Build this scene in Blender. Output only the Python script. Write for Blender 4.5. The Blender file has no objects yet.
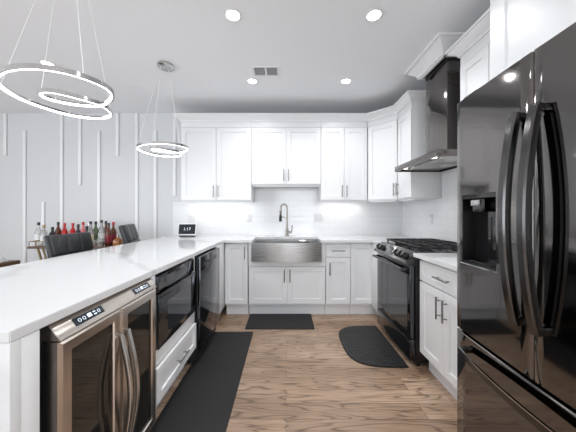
import bpy, bmesh, math, random
from mathutils import Vector, Matrix
C = bpy.context.scene.collection
PI = math.pi
random.seed(7)

# ---------------------------------------------------------------- camera, world, light, exposure
scn = bpy.context.scene
H = 1.225
cd = bpy.data.cameras.new('camera'); cam = bpy.data.objects.new('camera', cd); C.objects.link(cam)
cam.location = (0, 0, H); cam.rotation_euler = (PI/2, 0, 0)
cd.sensor_width = 36; cd.lens = 256/576*36; cd.clip_start = .02
cd.shift_x = 2/576; cd.shift_y = -2.5/576
scn.camera = cam
scn.view_settings.view_transform = 'Standard'; scn.view_settings.look = 'None'
scn.view_settings.exposure = -.84; scn.view_settings.gamma = 1
scn.view_settings.use_curve_mapping = False
w = bpy.data.worlds.new('sky'); scn.world = w; w.use_nodes = True
w.node_tree.nodes['Background'].inputs[0].default_value = (.86, .93, 1, 1)
w.node_tree.nodes['Background'].inputs[1].default_value = 1.5

def area(name, loc, rot, sx, sy, power, col=(1, 1, 1), parent=None):
    l = bpy.data.lights.new(name, 'AREA'); l.shape = 'RECTANGLE'; l.size = sx; l.size_y = sy
    l.energy = power; l.color = col
    o = bpy.data.objects.new(name, l); o.location = loc; o.rotation_euler = rot; C.objects.link(o)
    if parent: o.parent = parent
    return o
# area lamps added just inside the unseen windows, standing in for outside light
for i, x in enumerate((-3.6, -1.6, .4)):
    area('window_fill', (x, -3.42, 1.40), (PI/2, 0, 0), 1.5, 1.9, (32, 40, 115)[i], (.88, .94, 1))
for i, y in enumerate((-1.6, 1.0)):
    area('window_fill', (-5.12, y, 1.45), (PI/2, 0, -PI/2), 1.5, 1.9, 85, (.90, .95, 1))

# ---------------------------------------------------------------- materials
def mat(name, col=(.8, .8, .8), rough=.5, metal=0, emit=0, spec=None, trans=0, aniso=0, ecol=None, coat=0):
    m = bpy.data.materials.new(name); m.use_nodes = True
    b = m.node_tree.nodes['Principled BSDF']
    b.inputs['Base Color'].default_value = (*col, 1); b.inputs['Roughness'].default_value = rough
    b.inputs['Metallic'].default_value = metal
    if spec is not None: b.inputs['Specular IOR Level'].default_value = spec
    if trans: b.inputs['Transmission Weight'].default_value = trans
    if aniso: b.inputs['Anisotropic'].default_value = aniso
    if coat: b.inputs['Coat Weight'].default_value = coat; b.inputs['Coat Roughness'].default_value = .05
    if emit:
        b.inputs['Emission Color'].default_value = (*(ecol or col), 1); b.inputs['Emission Strength'].default_value = emit
    return m
def nd(m, t, **kw):
    n = m.node_tree.nodes.new(t)
    for k, v in kw.items():
        if k.startswith('_'): setattr(n, k[1:], v)
        else: n.inputs[k.replace('__', ' ')].default_value = v
    return n
def lk(m, a, ao, b, bi): m.node_tree.links.new(a.outputs[ao], b.inputs[bi])
def pb(m): return m.node_tree.nodes['Principled BSDF']
def coords(m, scale=(1, 1, 1), world=False):
    if world: t = nd(m, 'ShaderNodeNewGeometry'); out = 'Position'
    else: t = nd(m, 'ShaderNodeTexCoord'); out = 'Object'
    mp = nd(m, 'ShaderNodeMapping'); mp.inputs['Scale'].default_value = scale
    lk(m, t, out, mp, 'Vector'); return mp
def ramp(m, stops):
    r = nd(m, 'ShaderNodeValToRGB'); e = r.color_ramp.elements
    e[0].position, e[0].color = stops[0][0], (*stops[0][1], 1)
    e[1].position, e[1].color = stops[-1][0], (*stops[-1][1], 1)
    for p, c in stops[1:-1]:
        q = e.new(p); q.color = (*c, 1)
    return r
def brushed(m, scale, lo, hi, bump=0):
    mp = coords(m, scale); n = nd(m, 'ShaderNodeTexNoise', Scale=1.0, Detail=4.0)
    lk(m, mp, 'Vector', n, 'Vector')
    r = nd(m, 'ShaderNodeMapRange'); r.inputs['To Min'].default_value = lo; r.inputs['To Max'].default_value = hi
    lk(m, n, 'Fac', r, 'Value'); lk(m, r, 'Result', pb(m), 'Roughness')
    if bump:
        b = nd(m, 'ShaderNodeBump', Strength=bump, Distance=.001); lk(m, n, 'Fac', b, 'Height'); lk(m, b, 'Normal', pb(m), 'Normal')

M = {}
M['cab'] = mat('white_lacquer', (.83, .835, .845), .32)
M['trimw'] = mat('white_trim', (.84, .845, .85), .4)
M['ceil'] = mat('ceiling_paint', (.90, .915, .94), .9)
M['wall'] = mat('wall_paint', (.68, .69, .70), .8)
M['wallw'] = mat('white_wall_paint', (.8, .8, .8), .8)
M['handle'] = mat('brushed_nickel', (.30, .29, .28), .3, 1)
M['steel'] = mat('stainless', (.58, .565, .545), .22, 1); M['sinksteel'] = mat('brushed_sink_steel', (.36, .355, .35), .26, 1); brushed(M['sinksteel'], (2, 2, 900), .2, .34)
M['warmsteel'] = mat('warm_stainless', (.56, .51, .465), .21, 1)
M['bronze'] = mat('brushed_bronze_nickel', (.36, .33, .30), .25, 1)
M['blacksteel'] = mat('black_stainless', (.092, .096, .103), .08, 1)
M['fridgesteel'] = mat('polished_black_stainless', (.18, .17, .163), .07, 1)
M['blacksteelh'] = mat('black_stainless_handle', (.10, .098, .098), .18, 1)
M['hoodsteel'] = mat('dark_hood_steel', (.16, .148, .142), .10, 1)
M['black'] = mat('black_plastic', (.012, .012, .013), .35)
M['blackg'] = mat('black_gloss', (.01, .01, .011), .06)
M['iron'] = mat('cast_iron', (.02, .02, .021), .5)
M['rubber'] = mat('black_rubber', (.018, .018, .019), .55)
M['chrome'] = mat('chrome', (.55, .55, .55), .1, 1)
M['led'] = mat('led_strip', (1, 1, 1), .5, 0, 9)
M['lamp'] = mat('lamp_disc', (1, 1, 1), .5, 0, 20)
M['lampdim'] = mat('hood_lamp_disc', (1, .95, .88), .5, 0, 4)
M['icon'] = mat('display_icon', (.8, .9, 1), .5, 0, .9)
M['iconw'] = mat('display_digit', (.8, .85, .9), .5, 0, .25)
M['screen'] = mat('dark_screen', (.016, .022, .03), .1)
M['leather'] = mat('charcoal_leather', (.034, .035, .038), .40)
M['walnut'] = mat('walnut', (.11, .055, .03), .45)
M['gold'] = mat('antique_gold', (.26, .19, .09), .3, 1)
M['plate'] = mat('switch_plate', (.78, .78, .78), .35)
M['ventdark'] = mat('vent_shadow', (.12, .12, .12), .8)
M['louvre'] = mat('grey_louvre', (.42, .42, .43), .5)
M['napkin'] = mat('white_cloth', (.8, .8, .8), .8)
M['ovenglass'] = mat('oven_glass', (.022, .025, .028), .04, 0, spec=.9)
M['tint'] = mat('tinted_glass', (.055, .046, .038), .02, 0, trans=.75)
M['window'] = mat('window_glass', (1, 1, 1), .0, 0, trans=1)

# quartz worktop with faint grey veins
m = M['quartz'] = mat('white_quartz', (.86, .86, .86), .09)
mp = coords(m, (1, 1, 1), True); n0 = nd(m, 'ShaderNodeTexNoise', Scale=1.1, Detail=3.0); lk(m, mp, 'Vector', n0, 'Vector')
mx = nd(m, 'ShaderNodeVectorMath', _operation='MULTIPLY_ADD'); mx.inputs[1].default_value = (1.1, 1.1, 1.1)
lk(m, n0, 'Color', mx, 0); lk(m, mp, 'Vector', mx, 2)
wv = nd(m, 'ShaderNodeTexWave', _wave_type='BANDS', _bands_direction='DIAGONAL', Scale=.55, Distortion=2.0, Detail=3.0)
lk(m, mx, 'Vector', wv, 'Vector')
rp = ramp(m, [(0, (.62, .62, .625)), (.02, (.67, .67, .675)), (.07, (.725, .727, .73)), (1, (.73, .733, .737))])
lk(m, wv, 'Fac', rp, 'Fac'); lk(m, rp, 'Color', pb(m), 'Base Color')

# oak plank floor, boards running across the room
m = M['oak'] = mat('oak_planks', (.4, .3, .2), .32)
mp = coords(m, (1, 1, 1), True)
bk = nd(m, 'ShaderNodeTexBrick', Scale=1.0); bk.offset = .37
bk.inputs['Brick Width'].default_value = 1.35; bk.inputs['Row Height'].default_value = .127
bk.inputs['Mortar Size'].default_value = .0014; bk.inputs['Mortar Smooth'].default_value = .2
bk.inputs['Color1'].default_value = (0, 0, 0, 1); bk.inputs['Color2'].default_value = (1, 1, 1, 1)
bk.inputs['Mortar'].default_value = (.5, .5, .5, 1)
lk(m, mp, 'Vector', bk, 'Vector')
sh = nd(m, 'ShaderNodeVectorMath', _operation='MULTIPLY_ADD'); sh.inputs[1].default_value = (7.3, 3.1, 5.0)
lk(m, bk, 'Color', sh, 0); lk(m, mp, 'Vector', sh, 2)
s1 = nd(m, 'ShaderNodeMapping'); s1.inputs['Scale'].default_value = (1.15, 8, 1); lk(m, sh, 'Vector', s1, 'Vector')
nz = nd(m, 'ShaderNodeTexNoise', Scale=1.0, Detail=2.0, Distortion=.3); lk(m, s1, 'Vector', nz, 'Vector')
mulr = nd(m, 'ShaderNodeMath', _operation='MULTIPLY'); mulr.inputs[1].default_value = 22.0; lk(m, nz, 'Fac', mulr, 0)
frc = nd(m, 'ShaderNodeMath', _operation='PINGPONG'); frc.inputs[1].default_value = 1.0; lk(m, mulr, 'Value', frc, 0)
s2 = nd(m, 'ShaderNodeMapping'); s2.inputs['Scale'].default_value = (6, 120, 1); lk(m, sh, 'Vector', s2, 'Vector')
n2 = nd(m, 'ShaderNodeTexNoise', Scale=1.0, Detail=5.0); lk(m, s2, 'Vector', n2, 'Vector')
s3 = nd(m, 'ShaderNodeMapping'); s3.inputs['Scale'].default_value = (.9, 3, 1); lk(m, sh, 'Vector', s3, 'Vector')
n3 = nd(m, 'ShaderNodeTexNoise', Scale=1.0, Detail=2.0); lk(m, s3, 'Vector', n3, 'Vector')
ca = ramp(m, [(.25, (.33, .215, .14)), (.5, (.46, .32, .222)), (.75, (.57, .425, .315))])
lk(m, n3, 'Fac', ca, 'Fac')
gr = ramp(m, [(0, (.36, .33, .32)), (.14, (.66, .64, .63)), (.38, (1, 1, 1)), (1, (1.03, 1.03, 1.03))])
lk(m, frc, 'Value', gr, 'Fac')
g2 = ramp(m, [(.32, (.58, .56, .54)), (.56, (1, 1, 1)), (.8, (1.12, 1.1, 1.08))]); lk(m, n2, 'Fac', g2, 'Fac')
m1 = nd(m, 'ShaderNodeMix', _data_type='RGBA', _blend_type='MULTIPLY'); m1.inputs[0].default_value = .9
lk(m, ca, 'Color', m1, 6); lk(m, gr, 'Color', m1, 7)
m2 = nd(m, 'ShaderNodeMix', _data_type='RGBA', _blend_type='MULTIPLY'); m2.inputs[0].default_value = .8
lk(m, m1, 2, m2, 6); lk(m, g2, 'Color', m2, 7)
pt = ramp(m, [(0, (.80, .78, .76)), (1, (1.12, 1.12, 1.12))]); lk(m, bk, 'Color', pt, 'Fac')
m3 = nd(m, 'ShaderNodeMix', _data_type='RGBA', _blend_type='MULTIPLY'); m3.inputs[0].default_value = 1
lk(m, m2, 2, m3, 6); lk(m, pt, 'Color', m3, 7)
m4 = nd(m, 'ShaderNodeMix', _data_type='RGBA'); lk(m, bk, 'Fac', m4, 0); lk(m, m3, 2, m4, 6); m4.inputs[7].default_value = (.12, .08, .055, 1)
lk(m, m4, 2, pb(m), 'Base Color')

# glossy white subway tile; plane picks the two axes the tile lies in
def tile(name, ax):
    m = mat(name, (.84, .845, .85), .12)
    g = nd(m, 'ShaderNodeNewGeometry'); sp = nd(m, 'ShaderNodeSeparateXYZ'); cb = nd(m, 'ShaderNodeCombineXYZ')
    lk(m, g, 'Position', sp, 0); lk(m, sp, ax, cb, 0); lk(m, sp, 'Z', cb, 1)
    b = nd(m, 'ShaderNodeTexBrick', Scale=1.0); b.offset = .5
    b.inputs['Brick Width'].default_value = .2; b.inputs['Row Height'].default_value = .0786
    b.inputs['Mortar Size'].default_value = .0022; b.inputs['Mortar Smooth'].default_value = .3
    b.inputs['Color1'].default_value = (.84, .845, .85, 1); b.inputs['Color2'].default_value = (.81, .815, .825, 1)
    b.inputs['Mortar'].default_value = (.74, .745, .75, 1)
    lk(m, cb, 0, b, 'Vector'); lk(m, b, 'Color', pb(m), 'Base Color')
    bp = nd(m, 'ShaderNodeBump', Strength=.35, Distance=.002); bp.invert = True
    lk(m, b, 'Fac', bp, 'Height'); lk(m, bp, 'Normal', pb(m), 'Normal')
    return m
M['tile_b'] = tile('subway_tile_back', 'X'); M['tile_r'] = tile('subway_tile_side', 'Y')

# charcoal woven vinyl for the runner
m = M['mat'] = mat('charcoal_mat', (.015, .0145, .015), .75)
mp = coords(m, (420, 420, 420)); n = nd(m, 'ShaderNodeTexNoise', Scale=1.0); lk(m, mp, 'Vector', n, 'Vector')
b = nd(m, 'ShaderNodeBump', Strength=.5, Distance=.002); lk(m, n, 'Fac', b, 'Height'); lk(m, b, 'Normal', pb(m), 'Normal')
M['matedge'] = mat('mat_binding', (.014, .014, .015), .7)
# embossed basket weave for the half round mat
m = M['weave'] = mat('embossed_mat', (.013, .013, .014), .45)
mp = coords(m, (1, 1, 1)); b2 = nd(m, 'ShaderNodeTexBrick', Scale=1.0); b2.offset = .5
b2.inputs['Brick Width'].default_value = .075; b2.inputs['Row Height'].default_value = .05; b2.inputs['Mortar Size'].default_value = .006
b2.inputs['Mortar Smooth'].default_value = 1
lk(m, mp, 'Vector', b2, 'Vector')
b = nd(m, 'ShaderNodeBump', Strength=.8, Distance=.006); b.invert = True; lk(m, b2, 'Fac', b, 'Height'); lk(m, b, 'Normal', pb(m), 'Normal')

# ---------------------------------------------------------------- mesh helpers
class MB:
    def __init__(s): s.bm = bmesh.new()
    def _merge(s, t):
        me = bpy.data.meshes.new('t'); t.to_mesh(me); t.free(); s.bm.from_mesh(me); bpy.data.meshes.remove(me)
    def box(s, x0, x1, y0, y1, z0, z1, bev=0, seg=2, rot=None):
        t = bmesh.new(); bmesh.ops.create_cube(t, size=1)
        for v in t.verts:
            v.co = Vector(((x0+x1)/2+v.co.x*(x1-x0), (y0+y1)/2+v.co.y*(y1-y0), (z0+z1)/2+v.co.z*(z1-z0)))
        if bev: bmesh.ops.bevel(t, geom=t.edges[:], offset=bev, segments=seg, affect='EDGES', profile=.5)
        if rot: bmesh.ops.transform(t, matrix=rot, verts=t.verts)
        s._merge(t); return s
    def cyl(s, p0, p1, r, seg=16, r1=None, bev=0):
        p0, p1 = Vector(p0), Vector(p1); d = p1-p0
        t = bmesh.new(); bmesh.ops.create_cone(t, cap_ends=True, segments=seg, radius1=r, radius2=r if r1 is None else r1, depth=d.length)
        if bev: bmesh.ops.bevel(t, geom=[e for e in t.edges if len(e.link_faces) == 2 and any(len(f.verts) > 4 for f in e.link_faces)], offset=bev, segments=2, affect='EDGES')
        q = Vector((0, 0, 1)).rotation_difference(d.normalized()).to_matrix().to_4x4()
        bmesh.ops.transform(t, matrix=Matrix.Translation((p0+p1)/2) @ q, verts=t.verts)
        s._merge(t); return s
    def lathe(s, prof, cx=0, cy=0, z=0, seg=20, sq=0):
        rings = []
        for r, h in prof:
            if r < 1e-6: rings.append([s.bm.verts.new((cx, cy, z+h))]); continue
            ring = []
            for i in range(seg):
                a = 2*PI*i/seg; k = 1
                if sq: k = 1/max(abs(math.cos(a)), abs(math.sin(a)))**sq
                ring.append(s.bm.verts.new((cx+r*k*math.cos(a), cy+r*k*math.sin(a), z+h)))
            rings.append(ring)
        for a, b in zip(rings, rings[1:]):
            for i in range(seg):
                j = (i+1) % seg
                if len(a) == 1 and len(b) == 1: break
                if len(a) == 1: s.bm.faces.new((a[0], b[j], b[i])) if False else s.bm.faces.new((a[0], b[i], b[j]))
                elif len(b) == 1: s.bm.faces.new((a[i], a[j], b[0]))
                else: s.bm.faces.new((a[i], a[j], b[j], b[i]))
        return s
    def prism(s, poly, z0, z1, ax='z', bev=0):
        def P(u, v, t): return (u, v, t) if ax == 'z' else ((t, u, v) if ax == 'x' else (u, t, v))
        t = bmesh.new()
        a = [t.verts.new(P(u, v, z0)) for u, v in poly]; b = [t.verts.new(P(u, v, z1)) for u, v in poly]
        t.faces.new(a); t.faces.new(b); n = len(poly)
        for i in range(n): t.faces.new((a[i], a[(i+1) % n], b[(i+1) % n], b[i]))
        bmesh.ops.recalc_face_normals(t, faces=t.faces[:])
        if bev: bmesh.ops.bevel(t, geom=t.edges[:], offset=bev, segments=2, affect='EDGES')
        s._merge(t); return s
    def sweep(s, pts, prof, closed=False, up=(0, 0, 1)):
        """prof: list of (n, u) offsets, n along the sideways normal and u along up"""
        pts = [Vector(p) for p in pts]; N = len(pts); rings = []
        for i, p in enumerate(pts):
            if closed: t = pts[(i+1) % N]-pts[i-1]
            else: t = pts[min(i+1, N-1)]-pts[max(i-1, 0)]
            t.normalize(); U = Vector(up)
            nrm = t.cross(U)
            if nrm.length < 1e-4: nrm = t.cross(Vector((1, 0, 0)))
            nrm.normalize(); uu = nrm.cross(t).normalized()
            rings.append([s.bm.verts.new(p+nrm*a+uu*b) for a, b in prof])
        k = len(prof)
        for i in range(N if closed else N-1):
            a, b = rings[i], rings[(i+1) % N]
            for j in range(k): s.bm.faces.new((a[j], a[(j+1) % k], b[(j+1) % k], b[j]))
        if not closed: s.bm.faces.new(rings[0]); s.bm.faces.new(rings[-1])
        return s
    def tube(s, pts, r, seg=10, closed=False, up=(0, 0, 1)):
        return s.sweep(pts, [(r*math.cos(2*PI*i/seg), r*math.sin(2*PI*i/seg)) for i in range(seg)], closed, up)
    def shaker(s, x0, x1, z0, z1, y0=0, th=.02, fr=.058, dep=.009, bv=.004):
        """framed panel, its front at y0 facing -y"""
        bm = s.bm
        def ring(i, y): return [bm.verts.new(q) for q in ((x0+i, y, z0+i), (x1-i, y, z0+i), (x1-i, y, z1-i), (x0+i, y, z1-i))]
        e = .0015
        R = [ring(0, y0+th), ring(0, y0+e), ring(e, y0), ring(fr, y0), ring(fr+bv, y0+dep)]
        for a, b in zip(R, R[1:]):
            for i in range(4): bm.faces.new((a[i], a[(i+1) % 4], b[(i+1) % 4], b[i]))
        bm.faces.new(R[-1]); bm.faces.new(R[0][::-1]); return s
    def build(s, name, m, parent=None, smooth=40):
        bmesh.ops.recalc_face_normals(s.bm, faces=s.bm.faces[:])
        me = bpy.data.meshes.new(name); s.bm.to_mesh(me); s.bm.free()
        me.materials.append(M[m] if isinstance(m, str) else m)
        if smooth:
            me.polygons.foreach_set('use_smooth', [True]*len(me.polygons)); me.set_sharp_from_angle(angle=math.radians(smooth))
        o = bpy.data.objects.new(name, me); C.objects.link(o)
        if parent: o.parent = parent
        return o
def thing(name, label, cat, loc=(0, 0, 0), rz=0, group=None):
    o = bpy.data.objects.new(name, None); C.objects.link(o); o.empty_display_size = .05
    o.location = loc; o.rotation_euler = (0, 0, rz); return tag(o, label, cat, group)
def tag(o, label, cat, group=None):
    o['label'] = label; o['category'] = cat
    if group: o['group'] = group
    return o
def struct(o): o['kind'] = 'structure'; return o
def arc(cx, cy, r, a0, a1, n): return [(cx+r*math.cos(a0+(a1-a0)*i/n), cy+r*math.sin(a0+(a1-a0)*i/n)) for i in range(n+1)]
R90 = PI/2
def dup(root, loc, rz=None, label=None):
    r = root.copy(); C.objects.link(r); r.location = loc
    if rz is not None: r.rotation_euler = (0, 0, rz)
    if label: r['label'] = label
    for ch in list(root.children):
        c = ch.copy(); C.objects.link(c); c.parent = r
        for g in list(ch.children):
            d = g.copy(); C.objects.link(d); d.parent = c
    return r

# ---------------------------------------------------------------- room shell
ZC = 2.645; YB = 3.63; XR = 1.65; XL = -5.2; YF = -3.5
struct(MB().box(XL-.1, XR+.1, YF-.1, YB+.1, -.08, 0).build('floor', 'oak'))
struct(MB().box(XL-.1, XR+.1, YF-.1, YB+.1, ZC, ZC+.08).build('ceiling', 'ceil'))
struct(MB().box(XL-.1, XR+.1, YB, YB+.1, 0, ZC).build('wall_back', 'wall'))
struct(MB().box(XR, XR+.1, YF-.1, YB, 0, ZC).build('wall_right', 'wallw'))
wl = MB(); wins = []
ys = [(-1.6-.75, -1.6+.75), (.25, 1.75)]
wl.box(XL-.1, XL, YF-.1, YB, 0, .5); wl.box(XL-.1, XL, YF-.1, YB, 2.4, ZC)
wl.box(XL-.1, XL, YF-.1, ys[0][0], .5, 2.4); wl.box(XL-.1, XL, ys[0][1], ys[1][0], .5, 2.4); wl.box(XL-.1, XL, ys[1][1], YB, .5, 2.4)
struct(wl.build('wall_left', 'wallw'))
wf = MB(); xs = [(-4.35, -2.85), (-2.35, -.85), (-.35, 1.15)]
wf.box(XL, XR, YF-.1, YF, 0, .5); wf.box(XL, XR, YF-.1, YF, 2.4, ZC)
e = XL
for a, b in xs: wf.box(e, a, YF-.1, YF, .5, 2.4); e = b
wf.box(e, XR, YF-.1, YF, .5, 2.4)
struct(wf.build('wall_front', 'wallw'))
k = 0
for a, b in xs:
    k += 1; f = MB()
    for q in ((a, a+.05, .5, 2.4), (b-.05, b, .5, 2.4), (a, b, .5, .55), (a, b, 2.35, 2.4), (a, b, 1.43, 1.47)): f.box(q[0], q[1], YF-.08, YF-.03, q[2], q[3])
    fo_ = struct(f.build('window_%d' % k, 'trimw')); MB().box(a+.05, b-.05, YF-.058, YF-.052, .55, 2.35).build('glass', 'window', fo_)
for a, b in ys:
    k += 1; f = MB()
    for q in ((a, a+.05, .5, 2.4), (b-.05, b, .5, 2.4), (a, b, .5, .55), (a, b, 2.35, 2.4), (a, b, 1.43, 1.47)): f.box(XL-.08, XL-.03, q[0], q[1], q[2], q[3])
    fo_ = struct(f.build('window_%d' % k, 'trimw')); MB().box(XL-.058, XL-.052, a+.05, b-.05, .55, 2.35).build('glass', 'window', fo_)
struct(MB().box(XL, -1.66, YB-.015, YB-.001, 0, .1, .003).build('baseboard_back', 'trimw'))
# vertical battens of the accent wall (x, from z, to z)
def zpx(y): return H+(213.5-y)*YB/256
def xpx(x): return (x-286)*YB/256
bat = [(-31, 113.4, 185), (-13, 131, None), (6, 113.4, 155.6), (25.2, 131, None), (43.7, 202, None), (62.2, 113.4, None), (80.4, 113.4, 185),
       (99.3, 131.5, None), (117.8, 113.4, 156), (137, 113.4, None), (155.6, 131, None), (174.8, 113.4, 196)]
for i, (px, t, b) in enumerate(bat):
    x = xpx(px); z1 = min(zpx(t), ZC-.001); z0 = .1 if b is None else zpx(b)
    struct(MB().box(x-.02, x+.02, YB-.018, YB-.0005, z0, z1, .003).build('trim_%d' % (i+1), 'trimw'))
# tiled backsplashes
bs = MB().box(-1.60, XR-.001, YB-.010, YB-.0005, .9145, 1.386).box(-.446, .45, YB-.010, YB-.0005, 1.386, 1.591)
struct(bs.build('trim_backsplash', 'tile_b'))
struct(MB().box(XR-.010, XR-.0005, 1.386, YB-.011, .9145, 1.386).box(XR-.010, XR-.0005, 1.95, 2.70, 1.386, 1.80).build('trim_backsplash_side', 'tile_r'))

# ---------------------------------------------------------------- cabinets
def pull(parent, x, z, vertical=True, L=.15, y=0):
    m = MB(); h = L/2
    if vertical:
        m.cyl((x, y-.03, z-h), (x, y-.03, z+h), .0058, 12, bev=.001)
        for s in (-1, 1): m.cyl((x, y+.0005, z+s*(h-.025)), (x, y-.03, z+s*(h-.025)), .0045, 10)
    else:
        m.cyl((x-h, y-.03, z), (x+h, y-.03, z), .0058, 12, bev=.001)
        for s in (-1, 1): m.cyl((x+s*(h-.025), y+.0005, z), (x+s*(h-.025), y-.03, z), .0045, 10)
    return m.build('handle', 'handle', parent)
def door(parent, x0, x1, z0, z1, hx=None, hz=None, name='door', vertical=True, fr=.058, L=.15):
    d = MB().shaker(x0+.0015, x1-.0015, z0+.0015, z1-.0015, 0, .019, fr).build(name, 'cab', parent)
    if hx is not None: pull(d, hx, hz, vertical, L)
    return d
BODY0 = .0195
def base(label, loc, rz, w, depth=.585, name='base_cabinet', ztop=.883, group='white base cabinets'):
    t = thing(name, label, 'cabinet', loc, rz, group)
    MB().box(.001, w-.001, BODY0, depth, .13, ztop, .001).build('body', 'cab', t)
    MB().box(.001, w-.001, .075, depth, 0, .1295).build('toe_kick', 'cab', t)
    return t
D = 3.04
# back run
t = base('narrow white base cabinet with one tall door between dishwasher corner and sink', (-.724, D, 0), 0, .269)
door(t, 0, .269, .15, .868, .269-.035, .76, fr=.055)
t = thing('sink_cabinet', 'white two-door cabinet under the stainless apron sink', 'cabinet', (-.446, D, 0), 0, 'white base cabinets')
W = .918
MB().box(.001, W-.001, BODY0, .585, .13, .645, .001).box(.001, .035, BODY0, .585, .645, .883).box(W-.048, W-.001, BODY0, .585, .645, .883).build('body', 'cab', t)
MB().box(.001, W-.001, .075, .585, 0, .1295).build('toe_kick', 'cab', t)
MB().box(.0, W, .001, .019, .597, .65, .001).box(0, .036, .001, .019, .65, .883, .001).box(W-.05, W, .001, .019, .65, .883, .001).build('face_frame', 'cab', t)
door(t, .006, W/2, .15, .593, W/2-.033, .49); door(t, W/2, W-.006, .15, .593, W/2+.033, .49)
t = base('white base cabinet with a drawer over one door beside the sink', (.474, D, 0), 0, .292)
door(t, 0, .292, .708, .862, .146, .785, 'drawer', False, fr=.035); door(t, 0, .292, .15, .70, .045, .57, fr=.055)
t = thing('corner_base_cabinet', 'white corner base cabinet with one tall plain door beside the black range', 'cabinet', (.768, D, 0), 0, 'white base cabinets')
MB().box(.001, .872, BODY0, .585, .13, .883, .001).box(.25, .872, -.245, BODY0, .13, .883, .001).build('body', 'cab', t)
MB().box(.001, .872, .075, .585, 0, .1295).box(.33, .872, -.245, .075, 0, .1295).build('toe_kick', 'cab', t)
door(t, 0, .292, .15, .868, fr=.055)
# right run, facing -x; local x runs towards the camera
XD = 1.046
t = base('white base cabinet with one wide drawer over two doors between range and refrigerator', (XD, 2.008, 0), -R90, .615, depth=.595)
door(t, 0.004, .612, .708, .862, .308, .785, 'drawer', False, fr=.042, L=.16); door(t, 0.004, .308, .145, .70, .308-.035, .585); door(t, .308, .612, .145, .70, .308+.035, .585)
# island and its corner
t = thing('corner_base_cabinet', 'white corner base cabinet with narrow filler beside the dishwasher', 'cabinet', (-.728, 2.69, 0), R90, 'white base cabinets')
MB().box(0.001, .345, .0, .58, .13, .883, .001).box(.345, .93, .0+.006, .58, .13, .883, .001).build('body', 'cab', t)
MB().box(.001, .345, .075, .58, 0, .1295).box(.345, .93, .075, .58, 0, .1295).build('toe_kick', 'cab', t)
t = thing('drawer_cabinet', 'white island cabinet with one low drawer under the built-in microwave', 'cabinet', (-.728, 1.40, 0), R90, 'white base cabinets')
W = .652
MB().box(.001, W-.001, BODY0, .58, .13, .455, .001).box(.001, .034, BODY0, .58, .455, .883).box(W-.034, W-.001, BODY0, .58, .455, .883).box(.034, W-.034, .545, .58, .455, .883).build('body', 'cab', t)
MB().box(.001, W-.001, .085, .58, 0, .1295).build('toe_kick', 'cab', t)
MB().box(.002, W-.002, .004, .019, .362, .455, .001).box(.002, .034, .004, .019, .455, .883, .001).box(W-.034, W-.002, .004, .019, .455, .883, .001).build('face_frame', 'cab', t)
dr = MB().shaker(.02, W-.02, .165, .358, -.016, .019, .045).build('drawer', 'cab', t); pull(dr, W/2, .262, False, .16, -.016)
t = thing('island_panel', 'white panel closing the seating side of the island under the overhang', 'panel', (-1.32, .702, 0))
MB().box(-.02, 0, 0, 2.92, 0, .883, .001).build('back_board', 'cab', t)
MB().box(0, .592, 0, .055, .0, .883, .001).build('end_board', 'cab', t)

# uppers on the back wall
YU = 3.30; ZU0, ZU1 = 1.386, 2.43
def crown(poly_pts, z0=2.40, d=.075, h=.092):
    pass
def upper(label, loc, rz, w, z0, doors, depth=.328, zd1=2.336, rail=True, handles=None, group='white wall cabinets', zt=2.43):
    t = thing('wall_cabinet', label, 'cabinet', loc, rz, group)
    MB().box(.0005, w-.0005, BODY0, depth, z0, zt, .001).build('body', 'cab', t)
    MB().box(0.0, w, 0.004, BODY0, zd1+.003, zt, .001).build('frieze', 'cab', t)
    n = doors; dw = w/n
    for i in range(n):
        x0, x1 = i*dw, (i+1)*dw
        hx = x1-.03 if (n == 2 and i == 0) else x0+.03
        if handles == 'far': hx = x1-.03
        door(t, x0+.001, x1-.001, z0+.012, zd1, hx, z0+.125)
    MB().box(.002, w-.002, .03, .05, z0-.018, z0-.0005, .001).build('light_rail', 'cab', t)
    return t
uppers = [upper('white two-door wall cabinet at the end of the row, over the clock display', (-1.353, YU, 0), 0, .905, ZU0, 2),
          upper('short white two-door wall cabinet above the faucet and sink', (-.447, YU, 0), 0, .897, 1.592, 2),
          upper('white two-door wall cabinet between sink cabinet and angled corner cabinet', (.451, YU, 0), 0, .598, ZU0, 2)]
# angled corner wall cabinet
t = thing('corner_wall_cabinet', 'angled white corner wall cabinet with a single door', 'cabinet', (1.05, YU, 0), -PI/4, 'white wall cabinets')
cx, cy = 1.05, YU
def loc45(x, y):
    v = Matrix.Rotation(PI/4, 2) @ Vector((x-cx, y-cy)); return (v.x, v.y)
L45 = .271*math.sqrt(2)
poly = [loc45(1.0515+.014, YU+.014), loc45(1.3205+.014, 3.029+.014), loc45(1.648, 3.031), loc45(1.648, 3.628), loc45(1.0515, 3.628)]
MB().prism(poly, ZU0, 2.43).build('body', 'cab', t)
MB().box(.0, L45, .004, BODY0, 2.339, 2.43, .001).build('frieze', 'cab', t)
door(t, .006, L45-.006, ZU0+.012, 2.336, L45-.04, ZU0+.125)
MB().box(.03, L45-.03, .03, .05, ZU0-.018, ZU0-.0005, .001).build('light_rail', 'cab', t)
XU = 1.32
tn = upper('narrow white wall cabinet between corner cabinet and range hood', (XU, 3.0285, 0), -R90, .325, ZU0, 1, handles=None)
th = upper('white wall cabinet between range hood and refrigerator', (XU, 1.944, 0), -R90, .556, 1.60, 2)
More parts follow.
